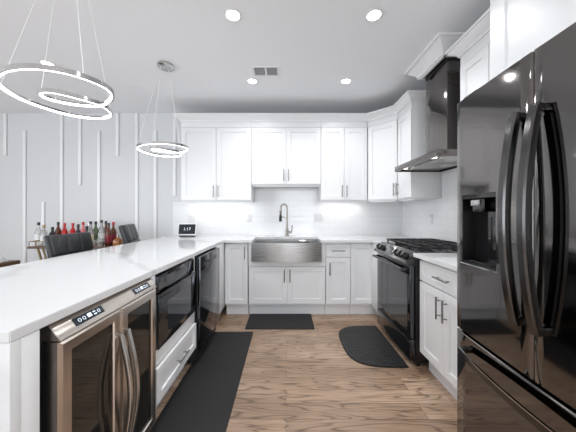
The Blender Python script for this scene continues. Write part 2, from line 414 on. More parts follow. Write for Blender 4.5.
# cabinet above the refrigerator
t = thing('refrigerator_cabinet', 'deep white cabinet above the refrigerator', 'cabinet', (1.10, 1.384, 0), -R90, 'white wall cabinets')
W = .955
MB().box(.001, W, BODY0, .545, 1.855, 2.43, .001).build('body', 'cab', t)
for i in range(2): door(t, .002+i*W/2, (i+1)*W/2, 1.862, 2.425, fr=.09)
t = thing('filler_panel', 'tall white side panel between base cabinet and refrigerator', 'panel', (1.12, 1.3755, 0))
MB().box(0, .525, .0, .015, 0, 1.853, .001).build('board', 'cab', t)
# crown moulding along the cabinet tops
prof = [(0, 0), (-.010, 0), (-.014, .016), (-.03, .03), (-.052, .045), (-.062, .06), (-.072, .062), (-.072, .080), (0, .080)]   # (out, up)
def crown_run(name, path, label, z):
    """path of (x,y) at the cabinet faces, mitred; outward is to the right of travel"""
    m = MB(); bm = m.bm; rings = []; P = [Vector(p) for p in path]; n = len(P)
    for i, p in enumerate(P):
        d0 = (P[i]-P[i-1]).normalized() if i else None; d1 = (P[i+1]-P[i]).normalized() if i < n-1 else None
        n0 = Vector((d0.y, -d0.x)) if d0 else None; n1 = Vector((d1.y, -d1.x)) if d1 else None
        if n0 is None: o = n1
        elif n1 is None: o = n0
        else: o = (n0+n1)/(1+n0.dot(n1))
        rings.append([bm.verts.new((p.x+o.x*(-a), p.y+o.y*(-a), z+b)) for a, b in prof])
    for a, b in zip(rings, rings[1:]):
        for j in range(len(prof)): bm.faces.new((a[j], a[(j+1) % len(prof)], b[(j+1) % len(prof)], b[j]))
    bm.faces.new(rings[0]); bm.faces.new(rings[-1])
    return tag(m.build(name, 'cab', None, 30), label, 'moulding', 'crown mouldings')
g = .003
crown_run('crown_molding', [(-1.353+g, YB-.004), (-1.353-0, YU+g), (1.05, YU+g), (XU+g, 3.029), (XU+g, 2.702), (XR-.004, 2.702)],
          'white crown moulding topping the back wall cabinets and angled corner cabinet', 2.4105)
crown_run('crown_molding', [(XR-.004, 1.945), (XU+g, 1.945), (XU+g, 1.388)], 'white crown moulding topping the wall cabinet beside the refrigerator', 2.4105)

# worktops
cp = [(-1.65, .673), (-.726, .673), (-.726, 2.985), (-.394, 2.985), (-.394, 3.42), (.409, 3.42), (.409, 2.985), (1.005, 2.985), (1.005, 2.782), (1.648, 2.782), (1.648, 3.628), (-1.65, 3.628)]
t = thing('worktop', 'white veined quartz worktop covering island and sink run with waterfall end', 'worktop', (0, 0, 0))
MB().prism(cp, .8835, .914, bev=.0025).build('slab', 'quartz', t)
MB().box(-1.65, -.726, .673, .700, 0, .8832, .002).build('waterfall_end', 'quartz', t)
tag(MB().prism([(1.005, 1.386), (1.648, 1.386), (1.648, 2.026), (1.005, 2.026)], .8835, .914, bev=.0025).build('worktop', 'quartz'),
    'short white quartz worktop between range and refrigerator', 'worktop')

# ---------------------------------------------------------------- apron sink and faucet
t = thing('apron_sink', 'stainless apron-front sink set into the white worktop', 'sink', (0.0075, 2.985, .6588))
m = MB(); bm = m.bm; hw = .409
def outl(i, z, front):
    pts = [(-hw+i, .45-i), ]
    n = 14
    for k in range(n+1):
        u = -1+2*k/n; pts.append((u*(hw-i), front-.028*(1-u*u)+i))
    pts.append((hw-i, .45-i))
    return [bm.verts.new((x, y, z)) for x, y in pts]
R = [outl(.0, .004, 0), outl(0, .222, 0), outl(.002, .2235, 0), outl(.016, .2235, .0), outl(.018, .222, .0), outl(.022, .03, .01)]
for a, b in zip(R, R[1:]):
    n = len(a)
    for i in range(n): bm.faces.new((a[i], a[(i+1) % n], b[(i+1) % n], b[i]))
bm.faces.new(R[-1]); bm.faces.new(R[0][::-1])
m.build('basin', 'sinksteel', t, 35)
MB().cyl((.0, .24, .0302), (.0, .24, .034), .055, 24).build('drain', 'chrome', t)
MB().box(.16, .30, .395, .415, .16, .222, .003).build('accessory_ledge', 'steel', t)
t = thing('faucet', 'brushed nickel gooseneck faucet with pull-down spray and side lever', 'faucet', (.014, 3.52, .9145))
MB().cyl((0, 0, 0), (0, 0, .012), .029, 24, bev=.002).cyl((0, 0, .012), (0, 0, .10), .0215, 20, bev=.002).build('base', 'bronze', t)
pts = [(0, 0, .10), (0, 0, .2), (0, 0, .36)] + [(-.043+.043*math.cos(a), 0, .385+.055*math.sin(a)) for a in [PI*i/12 for i in range(0, 13)]] + [(-.087, 0, .345)]
MB().tube(pts, .0125, 12, up=(0, 1, 0)).build('neck', 'bronze', t)
sp = []
for i in range(90):
    a = i/90; sp.append((-.088+.013*math.cos(a*2*PI*12), .013*math.sin(a*2*PI*12), .345-.05*a))
MB().tube(sp, .003, 6).build('spring', 'bronze', t)
MB().cyl((-.089, 0, .345), (-.089, 0, .29), .010, 14).cyl((-.089, 0, .29), (-.09, 0, .20), .0175, 18, r1=.02, bev=.002).build('spray_head', 'black', t)
MB().tube([(0, 0, .24), (-.03, 0, .262), (-.07, 0, .262), (-.088, 0, .258)], .005, 8, up=(0, 1, 0)).build('holder_arm', 'bronze', t)
MB().cyl((.015, 0, .052), (.068, 0, .056), .016, 16, bev=.003).cyl((.064, 0, .058), (.072, -.01, .15), .0065, 10, bev=.002).build('lever', 'bronze', t)

# ---------------------------------------------------------------- wine cooler
t = thing('wine_cooler', 'stainless two-door wine cooler built into the island end', 'wine cooler', (-.703, .797, 0), R90)
W = .595
m = MB()
for q in ((0.004, .02, .045, .57, .02, .868), (W-.02, W-.004, .045, .57, .02, .868), (.02, W-.02, .55, .57, .02, .868), (.02, W-.02, .05, .55, .85, .868), (.02, W-.02, .05, .55, .09, .11), (W/2-.012, W/2+.012, .05, .55, .11, .85)): m.box(*q)
m.box(-.035, .004, .06, .57, .0, .872)
m.build('cabinet_shell', 'black', t)
MB().box(.01, W-.01, .075, .10, .005, .088).build('kick_grille', 'black', t)
cpn = MB().prism([(.0, .826), (.003, .832), (.034, .872), (.044, .876), (.062, .876), (.062, .826)], 0, W, 'x', .0015).build('control_panel', 'warmsteel', t)
def slant(x0, x1, f0, f1, off):   # a thin plate lying on the slanted face of the control panel
    a = Vector((0, .003, .832)); b = Vector((0, .034, .872)); n = Vector((0, -.8, .62)).normalized()
    mm = MB(); q0 = a.lerp(b, f0); q1 = a.lerp(b, f1); vs = []
    for o in (0, off):
        vs.append([mm.bm.verts.new(Vector((x, p.y, p.z))+n*o) for x, p in ((x0, q0), (x1, q0), (x1, q1), (x0, q1))])
    for i in range(4): mm.bm.faces.new((vs[0][i], vs[0][(i+1) % 4], vs[1][(i+1) % 4], vs[1][i]))
    mm.bm.faces.new(vs[1]); mm.bm.faces.new(vs[0][::-1]); return mm
for x0 in (.075, .415):
    s = slant(x0, x0+.135, .2, .8, .0015).build('touch_display', 'screen', cpn)
    mm = MB(); a = Vector((0, .003, .832)); b = Vector((0, .034, .872)); n = Vector((0, -.8, .62)).normalized(); up = (b-a).normalized()
    for cxx in (.022, .042, .112):
        mm = MB(); p0 = a.lerp(b, .5)+n*.0018; pts = [Vector((x0+cxx+(.0058)*math.cos(q), p0.y, p0.z))+up*(.0058)*math.sin(q) for q in [2*PI*i/14 for i in range(14)]]
        mm.tube(pts, .0009, 6, True, up=n); mm.build('button_icon', 'icon', cpn)
    d = slant(x0+.058, x0+.076, .38, .66, .0022).build('lit_digits', 'icon', cpn)
    mm = slant(x0+.086, x0+.098, .56, .64, .0022); dm = slant(x0+.086, x0+.098, .36, .44, .0022)
    mm.build('button_mark', 'icon', cpn); dm.build('button_mark', 'icon', cpn)
for i, (x0, x1) in enumerate(((.001, W/2-.0015), (W/2+.0015, W-.001))):
    z0, z1 = .10, .822; f = .042; m = MB()
    bm = m.bm
    def ring(k, y, kk=None):
        return [bm.verts.new(q) for q in ((x0+k, y, z0+k), (x1-k, y, z0+k), (x1-k, y, z1-k), (x0+k, y, z1-k))]
    RR = [ring(0, .04), ring(0, .010), ring(.010, 0), ring(f, .0), ring(f+.003, .006), ring(f+.003, .04)]
    for a, b in zip(RR, RR[1:]):
        for j in range(4): bm.faces.new((a[j], a[(j+1) % 4], b[(j+1) % 4], b[j]))
    for j in range(4): bm.faces.new((RR[-1][j], RR[-1][(j+1) % 4], RR[0][(j+1) % 4], RR[0][j]))
    d = m.build('door', 'warmsteel', t, 25)
    MB().box(x0+f+.003, x1-f-.003, .010, .016, z0+f+.003, z1-f-.003).build('glass', 'tint', d)
    hx = W/2-.024 if i == 0 else W/2+.024
    pts = [(hx, -.012-.042*math.sin(PI*u), .20+.52*u) for u in [k/20 for k in range(21)]]
    hm = MB().sweep(pts, [(-.008, -.009), (.008, -.009), (.010, 0), (.008, .006), (-.008, .006), (-.010, 0)], up=(0, -1, 0))
    hm.box(hx-.008, hx+.008, -.014, .0, .205, .225, .002).box(hx-.008, hx+.008, -.014, .0, .695, .715, .002)
    hm.build('handle', 'steel', d)
wine = t
for x0, x1 in ((.022, W/2-.014), (W/2+.014, W-.022)):
    for z in (.25, .40, .55, .70):
        m = MB()
        for yy in (.09, .2, .32, .44): m.box(x0, x1, yy-.004, yy+.004, z-.004, z+.004)
        m.box(x0, x1, .065, .085, z-.012, z+.008)
        m.build('shelf', 'walnut', t)
def wine_bottle(x, z, lab):   # lying on a cooler shelf, neck towards the door
    o = MB().lathe([(0, 0), (.034, 0), (.036, .004), (.036, .19), (.03, .215), (.014, .245), (.0135, .29), (.015, .291), (.015, .305), (0, .305)]).build('wine_bottle', bottle_dark)
    tag(o, lab, 'bottle', 'bottles in the wine cooler')
    o.rotation_euler = (R90, 0, R90); o.location = (-.703-.40, .797+x, z+.0445)
    return o
bottle_dark = mat('dark_bottle_glass', (.05, .05, .035), .08)
for x in (.09, .2):
    for z in (.25, .40): wine_bottle(x, z, 'dark wine bottle lying on a shelf behind the near door of the cooler')
for z in (.40, .55): wine_bottle(.4, z, 'dark wine bottle lying on a shelf behind the far door of the cooler')

# ---------------------------------------------------------------- microwave drawer
t = thing('microwave_drawer', 'black built-in microwave drawer in the island above a white drawer', 'microwave', (-.728, 1.436, 0), R90)
W = .58
MB().box(.002, W-.002, .02, .50, .458, .872).build('case', 'black', t)
c = MB().box(0, W, -.004, .018, .775, .868, .002).build('control_panel', 'blacksteel', t)
MB().box(.02, .24, -.0052, -.0038, .79, .852).build('touch_screen', 'ovenglass', c)
d = MB().box(0, W, -.014, .018, .458, .768, .003).build('drawer_front', 'blacksteel', t)
MB().box(.11, W-.10, -.0155, -.0138, .50, .70).build('glass', 'ovenglass', d)
MB().box(.0, W, -.018, -.014, .745, .766, .001).build('pull_edge', 'blacksteelh', d)

# ---------------------------------------------------------------- dishwasher
t = thing('dishwasher', 'black stainless dishwasher built in beside the island corner', 'dishwasher', (-.692, 2.068, 0), R90)
W = .60
MB().box(.004, W-.004, .035, .58, .02, .868).build('tub', 'black', t)
d = MB().box(0, W, 0, .034, .115, .872, .004).build('door', 'blacksteel', t)
MB().box(.13, W-.13, -.0012, .0005, .79, .815, .0).build('pocket_handle', 'black', d)
MB().box(.13, W-.13, -.008, .0005, .815, .823, .002).build('handle_lip', 'blacksteelh', d)
MB().box(.01, W-.01, .085, .10, .0, .11).build('kick_plate', 'black', t)

# ---------------------------------------------------------------- range
XF = .987
t = thing('gas_range', 'black stainless slide-in gas range with five knobs', 'range', (XF, 2.775, 0), -R90)
W = .741
MB().box(.002, W-.002, .045, .64, .04, .898, .002).box(.002, W-.002, .02, .045, .80, .898).build('body', 'black', t)
MB().box(0.0, W, .045, .645, .899, .918, .004).build('cooktop', 'blackg', t)
cpn = MB().prism([(-.033, .822), (-.037, .835), (.045, .921), (.085, .921), (.085, .905), (.02, .822)], 0, W, 'x', .003).build('control_panel', 'blacksteelh', t)
a = Vector((0, -.037, .835)); b = Vector((0, .045, .921)); n = Vector((0, -.086, .082)).normalized(); up = (b-a).normalized()
for x in (.075, .165, .50, .58, .66):
    p = a.lerp(b, .46)+Vector((x, 0, 0))
    k = MB().cyl(p+n*.0005, p+n*.008, .031, 24, bev=.002).cyl(p+n*.008, p+n*.036, .025, 24, r1=.021, bev=.003).build('knob', 'iron', cpn)
    q = p+n*.0365; mm = MB(); mm.tube([q-up*.018, q+up*.018], .003, 6, up=n); mm.build('pointer', 'chrome', k)
mm = MB(); vs = []
for o in (.0004, .0018):
    vs.append([mm.bm.verts.new(a.lerp(b, f)+Vector((x, 0, 0))+n*o) for x, f in ((.24, .15), (.44, .15), (.44, .88), (.24, .88))])
for i in range(4): mm.bm.faces.new((vs[0][i], vs[0][(i+1) % 4], vs[1][(i+1) % 4], vs[1][i]))
mm.bm.faces.new(vs[1]); mm.bm.faces.new(vs[0][::-1]); mm.build('touch_display', 'ovenglass', cpn)
d = MB().box(.004, W-.004, .0, .042, .225, .812, .004).build('oven_door', 'blacksteel', t)
MB().box(.045, W-.045, -.0018, .0005, .27, .73).build('glass', 'ovenglass', d)
m = MB().cyl((.03, -.05, .775), (W-.03, -.05, .775), .0125, 16, bev=.002)
for x in (.045, W-.045): m.box(x-.012, x+.012, -.05, .002, .765, .785, .003)
m.build('handle', 'blacksteelh', d)
dr = MB().box(.004, W-.004, .0, .042, .05, .218, .004).build('drawer', 'blacksteel', t)
MB().box(.03, W-.03, -.010, .001, .195, .212, .003).build('drawer_pull', 'blacksteelh', dr)
MB().box(.02, W-.02, .06, .09, .0, .045).build('plinth', 'black', t)
# burners and grates
for (x, y, r) in ((.15, .19, .045), (.15, .48, .036), (.37, .33, .05), (.59, .19, .05), (.59, .48, .036)):
    MB().cyl((x, y, .918), (x, y, .926), r+.012, 24).cyl((x, y, .926), (x, y, .936), r, 24, bev=.002).build('burner', 'iron', t)
for gx0, gx1 in ((.018, .247), (.252, .489), (.494, .723)):
    m = MB(); y0, y1 = .095, .60; bw = .006; zt = .957
    for x in (gx0+bw, gx1-bw): m.box(x-bw, x+bw, y0, y1, zt-.016, zt, .002)
    for y in (y0+bw, (y0+y1)/2, y1-bw): m.box(gx0, gx1, y-bw, y+bw, zt-.016, zt, .002)
    xm = (gx0+gx1)/2; m.box(xm-bw*.8, xm+bw*.8, y0, y1, zt-.014, zt+.002, .002)
    for y in ((y0*3+y1)/4, (y0+3*y1)/4): m.box(gx0, gx1, y-bw*.8, y+bw*.8, zt-.014, zt+.002, .002)
    for x in (gx0+.012, gx1-.012):
        for y in (y0+.012, y1-.012): m.box(x-.007, x+.007, y-.007, y+.007, .9185, zt-.01)
    m.build('grate', 'iron', t)
MB().box(.0, W, .615, .648, .918, .935, .003).build('rear_trim', 'blacksteelh', t)

# ---------------------------------------------------------------- range hood
t = thing('range_hood', 'dark steel chimney range hood over the gas range', 'range hood', (1.15, 2.708, 1.663), -R90)
W = .762
m = MB().box(0, W, 0, .495, .016, .052, .002)
for q in ((0, W, 0, .012, 0, .016), (0, W, .483, .495, 0, .016), (0, .012, .012, .483, 0, .016), (W-.012, W, .012, .483, 0, .016)): m.box(*q)
cn = m.build('canopy', 'hoodsteel', t)
MB().box(.05, W/2-.004, .09, .43, .008, .0155, .002).build('filter', 'steel', cn); MB().box(W/2+.004, W-.05, .09, .43, .008, .0155, .002).build('filter', 'steel', cn)
for x in (.13, W-.13): MB().cyl((x, .052, .010), (x, .052, .0158), .022, 20).build('lamp', 'lampdim', cn)
MB().box(.254, .580, .19, .494, .052, .925, .003).build('chimney', 'hoodsteel', t)
MB().box(.25, .584, .186, .494, .835, .862, .002).build('chimney_collar', 'black', t)
for x in (.13, W-.13):
    l = bpy.data.lights.new('hood_lamp', 'SPOT'); l.energy = 2.5; l.spot_size = 2.0; l.spot_blend = .6; l.color = (1, .93, .84); l.shadow_soft_size = .02
    o = bpy.data.objects.new('hood_lamp', l); C.objects.link(o); o.parent = t; o.location = (x, .052, .004)
# boxed crown that the chimney runs into
m = MB(); bm = m.bm; bx0, by0, by1 = 1.292, 2.095, 2.485
cprof = [(0, 0), (.012, 0), (.014, .02), (.03, .042), (.055, .062), (.075, .085), (.085, .09), (.098, .094), (.098, .1155)]
zb = 2.5285
m.box(bx0+.001, XR-.002, by0, by0+.02, zb-.012, ZC-.001).box(bx0+.001, XR-.002, by1-.02, by1, zb-.012, ZC-.001).box(bx0, bx0+.02, by0, by1, zb-.012, ZC-.001)
rings = []
for o_, u in cprof: rings.append([bm.verts.new(q) for q in ((XR-.002, by0-o_, zb+u), (bx0-o_, by0-o_, zb+u), (bx0-o_, by1+o_, zb+u), (XR-.002, by1+o_, zb+u))])
for a_, b_ in zip(rings, rings[1:]):
    for j in range(3): bm.faces.new((a_[j], a_[j+1], b_[j+1], b_[j]))
bm.faces.new(rings[-1])
tag(m.build('chimney_crown', 'cab', None, 30), 'white boxed crown moulding where the hood chimney meets the ceiling', 'moulding', 'crown mouldings')

# ---------------------------------------------------------------- refrigerator
t = thing('refrigerator', 'black stainless french-door refrigerator with water dispenser', 'refrigerator', (.918, 1.383, 0), -R90+math.radians(-1.9))
W = .908
MB().box(.022, W-.004, .075, .69, .03, 1.80, .004).build('body', 'black', t)
def bulge(x): return .012*(1-((x-W/2)/(W/2))**2)
def doorpanel(x0, x1, z0, z1, hole=None):
    """slightly convex door front with rounded side edges; hole is (hx0,hx1,hz0,hz1) left open"""
    m = MB(); bm = m.bm
    xsn = sorted(set([x0, x0+.004, x0+.012, x1-.012, x1-.004, x1]+[x0+(x1-x0)*k/10 for k in range(1, 10)]+(list(hole[:2]) if hole else [])))
    zsn = sorted(set([z0, z0+.004, z1-.004, z1]+(list(hole[2:]) if hole else [])))
    def yy(x, z):
        e = 0
        for dd in (x-x0, x1-x):
            if dd < .012: e = max(e, .010*(1-dd/.012)**2)
        for dd in (z-z0, z1-z):
            if dd < .004: e = max(e, .004*(1-dd/.004))
        return -bulge(x)+e
    G = {(i, j): bm.verts.new((x, yy(x, z), z)) for i, x in enumerate(xsn) for j, z in enumerate(zsn)}
    for i in range(len(xsn)-1):
        for j in range(len(zsn)-1):
            if hole and xsn[i] >= hole[0]-1e-6 and xsn[i+1] <= hole[1]+1e-6 and zsn[j] >= hole[2]-1e-6 and zsn[j+1] <= hole[3]+1e-6: continue
            bm.faces.new((G[i, j], G[i+1, j], G[i+1, j+1], G[i, j+1]))
    ed = [e for e in bm.edges if len(e.link_faces) == 1]
    r = bmesh.ops.extrude_edge_only(bm, edges=ed)
    for v in r['geom']:
        if isinstance(v, bmesh.types.BMVert): v.co.y = .07
    return m
hole = (.056, .288, .975, 1.318)
d1 = doorpanel(.0, W/2-.002, .62, 1.815, hole).build('door', 'fridgesteel', t, 30)
d2 = doorpanel(W/2+.002, W, .62, 1.815).build('door', 'fridgesteel', t, 30)
fz = doorpanel(.0, W, .05, .607).build('freezer_drawer', 'fridgesteel', t, 30)
MB().box(.01, W-.01, .03, .07, .606, .621).build('gasket', 'black', t)
MB().box(.03, W-.03, .03, .07, .0, .048).build('kick_grille', 'black', t)
MB().box(.03, .13, .02, .2, 1.8155, 1.835, .004).build('hinge_cover', 'black', t); MB().box(W-.13, W-.03, .02, .2, 1.8155, 1.835, .004).build('hinge_cover', 'black', t)
for d, hx in ((d1, W/2-.042), (d2, W/2+.042)):
    yb = -bulge(hx); pts = []; zz0, zz1 = .805, 1.605
    for k in range(25):
        u = k/24; pts.append((hx, yb-.025-.045*math.sin(PI*u)**.8, zz0+(zz1-zz0)*u))
    m = MB().sweep(pts, [(-.018, -.009), (.018, -.009), (.018, .004), (.012, .009), (-.012, .009), (-.018, .004)], up=(0, -1, 0))
    for z in (zz0+.014, zz1-.014): m.box(hx-.015, hx+.015, yb-.036, yb+.004, z-.014, z+.014, .003)
    h = m.build('handle', 'blacksteelh', d, 30)
    ins = [(hx, p[1]+.0155, p[2]) for p in pts[1:-1]]
    MB().sweep(ins, [(-.013, -.006), (.013, -.006), (.013, .006), (-.013, .006)], up=(0, -1, 0)).build('handle_back', 'black', h)
pts = []
for k in range(25):
    u = k/24; x = .075+(W-.15)*u; pts.append((x, -.032-.045*math.sin(PI*u)**.7, .537))
m = MB().sweep(pts, [(-.014, -.006), (.014, -.006), (.014, .006), (-.014, .006)], up=(0, -1, 0))
for x in (.088, W-.088): m.box(x-.014, x+.014, -.038, .002, .525, .549, .003)
h = m.build('handle', 'blacksteelh', fz, 30)
top = [(p[0], p[1]-.003, p[2]+.0155) for p in pts]
MB().sweep(top, [(-.002, -.005), (.002, -.005), (.002, .005), (-.002, .005)], up=(0, -1, 0)).build('chrome_edge', 'chrome', h)
# dispenser recess
hx0, hx1, hz0, hz1 = hole
m = MB(); e_ = .0005
m.box(hx0+e_, hx1-e_, .062, .066, hz0+e_, hz1-e_).box(hx0+e_, hx0+.004, -.002, .062, hz0+e_, hz1-e_).box(hx1-.004, hx1-e_, -.002, .062, hz0+e_, hz1-e_)
m.box(hx0+e_, hx1-e_, -.002, .062, hz1-.02, hz1-e_).box(hx0+e_, hx1-e_, -.002, .062, hz0+e_, hz0+.012)
dp = m.build('dispenser', 'blackg', d1)
MB().box(hx0+.05, hx0+.135, .012, .061, hz1-.085, hz1-.02, .006).build('spout', 'blacksteelh', dp)
MB().box(hx0+.055, hx0+.115, .003, .012, hz1-.055, hz1-.028, .002).build('spout_light', 'chrome', dp)
MB().box(hx0+.125, hx0+.195, .048, .061, hz0+.08, hz1-.11, .003).build('paddle', 'blacksteelh', dp)
MB().box(hx0+.03, hx1-.03, .008, .055, hz0+.0122, hz0+.018, .002).build('drip_tray', 'blacksteelh', dp)
m = MB()
for q in ((hx0-.003, hx1+.003, hz0-.005, hz0+.001), ): m.box(q[0], q[1], -.0125, .0, q[2], q[3], .001)
m.build('dispenser_trim', 'chrome', dp)

# ---------------------------------------------------------------- floor mats
m = MB().box(-.766, -.336, .825, 2.635, .0005, .009, .003)
t = tag(m.build('runner_mat', 'mat'), 'long charcoal runner mat lying along the island', 'mat')
t = tag(MB().box(-.435, .303, 2.70, 3.10, .0005, .012, .004).build('floor_mat', 'mat'), 'small rectangular charcoal mat in front of the sink', 'mat')
pl = [(XF+.0, 2.03), (XF+.0, 2.77)]
pl = []
n = 40; xm = .975
for i in range(n+1):
    a = R90+PI*i/n; ex = 2/3.6
    c_, s_ = math.cos(a), math.sin(a)
    pl.append((xm-.452*abs(c_)**ex, 2.40+.373*(abs(s_)**ex)*(1 if s_ > 0 else -1)))
pl = [q for i, q in enumerate(pl) if i == 0 or (abs(q[0]-pl[i-1][0])+abs(q[1]-pl[i-1][1])) > 1e-4]
t = tag(MB().prism(pl, .0005, .013, bev=.003).build('floor_mat', 'weave'), 'half-round black embossed mat in front of the range', 'mat')

# ---------------------------------------------------------------- clock display, outlets
t = thing('smart_display', 'white framed tabletop screen showing the time on the worktop corner', 'clock display', (-1.318, 3.40, .9145), math.radians(8))
rotm = Matrix.Translation((0, 0, .012)) @ Matrix.Rotation(math.radians(-16), 4, 'X')
MB().box(-.118, .118, -.006, .008, .008, .172, .005, rot=rotm).build('frame', 'trimw', t)
sc = MB().box(-.106, .106, -.0072, -.0055, .024, .158, rot=rotm).build('screen', 'screen', t)
MB().box(-.10, .10, .0, .09, .0, .028, .008).build('base', 'black', t)
MB().prism([(.012, .03), (.075, .03), (.085, .045), (.055, .14), (.05, .14)], -.09, .09, 'x', .003).build('speaker_body', 'trimw', t)
fc = bpy.data.curves.new('digits', 'FONT'); fc.body = '1:17'; fc.size = .056; fc.align_x = 'CENTER'; fc.align_y = 'CENTER'; fc.extrude = .0004
fo = bpy.data.objects.new('digits', fc); C.objects.link(fo); fo.parent = sc; fo.data.materials.append(M['iconw'])
dg = bpy.context.evaluated_depsgraph_get(); me = bpy.data.meshes.new_from_object(fo.evaluated_get(dg))
bpy.data.objects.remove(fo); fo = bpy.data.objects.new('digits', me); C.objects.link(fo); fo.parent = sc
if not me.materials: me.materials.append(M['iconw'])
fo.matrix_local = rotm @ Matrix.Translation((0, -.0078, .091)) @ Matrix.Rotation(R90, 4, 'X')
def outlet(label, loc, rz, double=False):
    w_ = .058 if double else .036
    t = thing('wall_outlet', label, 'outlet', loc, rz, 'wall outlets')
    MB().box(-w_, w_, -.006, -.0002, -.058, .058, .003).build('cover_plate', 'plate', t)
    for x in ((-.023, .023) if double else (0,)):
        for z in (-.024, .024):
            s = MB().box(x-.015, x+.015, -.0075, -.0055, z-.016, z+.016, .002).build('socket', 'plate', t)
            MB().box(x-.007, x-.005, -.0078, -.0072, z-.006, z+.006).box(x+.005, x+.007, -.0078, -.0072, z-.005, z+.005).build('slots', 'ventdark', s)
yo = YB-.010
outlet('single wall outlet on the tile behind the clock display', (-1.345, yo, 1.155), 0)
outlet('single wall outlet on the tile between clock display and sink', (-.525, yo, 1.165), 0)
outlet('double wall outlet on the tile beside the faucet', (.46, yo, 1.17), 0, True)
outlet('single wall outlet on the side wall tile above the range', (XR-.010, 2.90, 1.16), -R90)
tag(MB().tube([(-1.33, yo-.009, 1.13), (-1.325, yo-.03, 1.09), (-1.325, yo-.02, .98), (-1.325, yo-.03, .9185), (-1.325, 3.52, .9175), (-1.322, 3.50, .921)], .0022, 6).build('power_cord', 'trimw'),
    'thin white power cord running from outlet down to the clock display', 'cord')

# ---------------------------------------------------------------- ceiling lights and vent
def downlight(x, y, label, first=[None]):
    if first[0] is None:
        t = thing('recessed_light', label, 'ceiling light', (x, y, ZC), 0, 'recessed ceiling lights')
        MB().lathe([(.046, -.0005), (.062, -.0005), (.064, -.003), (.060, -.006), (.050, -.007), (.046, -.004), (.046, -.0005)], seg=32).build('trim_ring', 'trimw', t)
        MB().cyl((0, 0, -.0035), (0, 0, -.001), .0455, 32).build('lens', 'lamp', t)
        first[0] = t
    else: t = dup(first[0], (x, y, ZC), 0, label)
    l = bpy.data.lights.new('downlight', 'SPOT'); l.energy = 33; l.spot_size = math.radians(150); l.spot_blend = .8; l.shadow_soft_size = .045; l.color = (.97, .985, 1)
    o = bpy.data.objects.new('downlight', l); C.objects.link(o); o.parent = t; o.location = (0, 0, -.012)
downlight(-.379, 1.831, 'round recessed ceiling light nearer the camera, on the island side')
downlight(.629, 1.831, 'round recessed ceiling light nearer the camera, on the refrigerator side')
downlight(-.359, 2.743, 'round recessed ceiling light beside the ceiling vent near the sink')
downlight(.643, 2.743, 'round recessed ceiling light in front of the angled corner cabinet')
downlight(-2.257, 2.423, 'round recessed ceiling light above the bar chairs, past the near pendant')
downlight(-.379, .6, 'round recessed ceiling light over the island side behind the camera view', )
downlight(.629, .1, 'round recessed ceiling light over the refrigerator aisle behind the camera view')
downlight(-2.257, .6, 'round recessed ceiling light over the dining side behind the camera view')
t = thing('ceiling_vent', 'white rectangular ceiling vent with two louvred halves', 'vent', (-.2, 2.551, ZC))
MB().box(-.135, .135, -.09, -.07, -.008, -.0005, .002).box(-.135, .135, .07, .09, -.008, -.0005, .002).box(-.135, -.112, -.07, .07, -.008, -.0005).box(.112, .135, -.07, .07, -.008, -.0005).box(-.008, .008, -.07, .07, -.008, -.0005).build('frame', 'trimw', t)
MB().box(-.113, .113, -.071, .071, -.002, -.0006).build('shade_sheet', 'ventdark', t)  # dark sheet whose colour stands for the shade up behind the louvres
for x0, x1 in ((-.111, -.009), (.009, .111)):
    m = MB()
    for k in range(9):
        y = -.06+k*.015; m.box(x0, x1, y-.003, y+.003, -.006, -.0025)
    m.build('louvre', 'louvre', t)

# under-cabinet lamps
for i, (x0, x1, z) in enumerate(((-1.30, -.50, ZU0), (.50, 1.03, ZU0))):
    par = uppers[0] if i == 0 else uppers[2]
    lx = par.location.x
    MB().box(x0-lx, x1-lx, .19, .21, z-.010, z-.0005, .001).build('light_strip', 'led', par)
    area('strip_light', ((x0+x1)/2-lx, .20, z-.013), (0, 0, 0), x1-x0, .02, 1.2, (1, .975, .94), par)

# ---------------------------------------------------------------- pendants
ring_px = [(-1.028, 1.430), (-1.065, 1.560), (-1.17, 1.615), (-1.29, 1.585), (-1.365, 1.486), (-1.390, 1.330), (-1.335, 1.185), (-1.205, 1.090), (-1.065, 1.058), (-.955, 1.085), (-.885, 1.155),
           (-.862, 1.240), (-.905, 1.330), (-1.028, 1.430), (-1.117, 1.446), (-1.217, 1.420), (-1.272, 1.360), (-1.251, 1.300), (-1.18, 1.285), (-1.10, 1.335)]
ctr = Vector((-1.126, 1.335))
P = [Vector(p)-ctr for p in ring_px]
def cr(P, n=8):
    out = []; N = len(P)
    for i in range(N):
        p0, p1, p2, p3 = P[i-1], P[i], P[(i+1) % N], P[(i+2) % N]
        for k in range(n):
            s = k/n; out.append(.5*((2*p1)+(p2-p0)*s+(2*p0-5*p1+4*p2-p3)*s*s+(3*p1-p0-3*p2+p3)*s**3))
    return out
loop = cr(P)
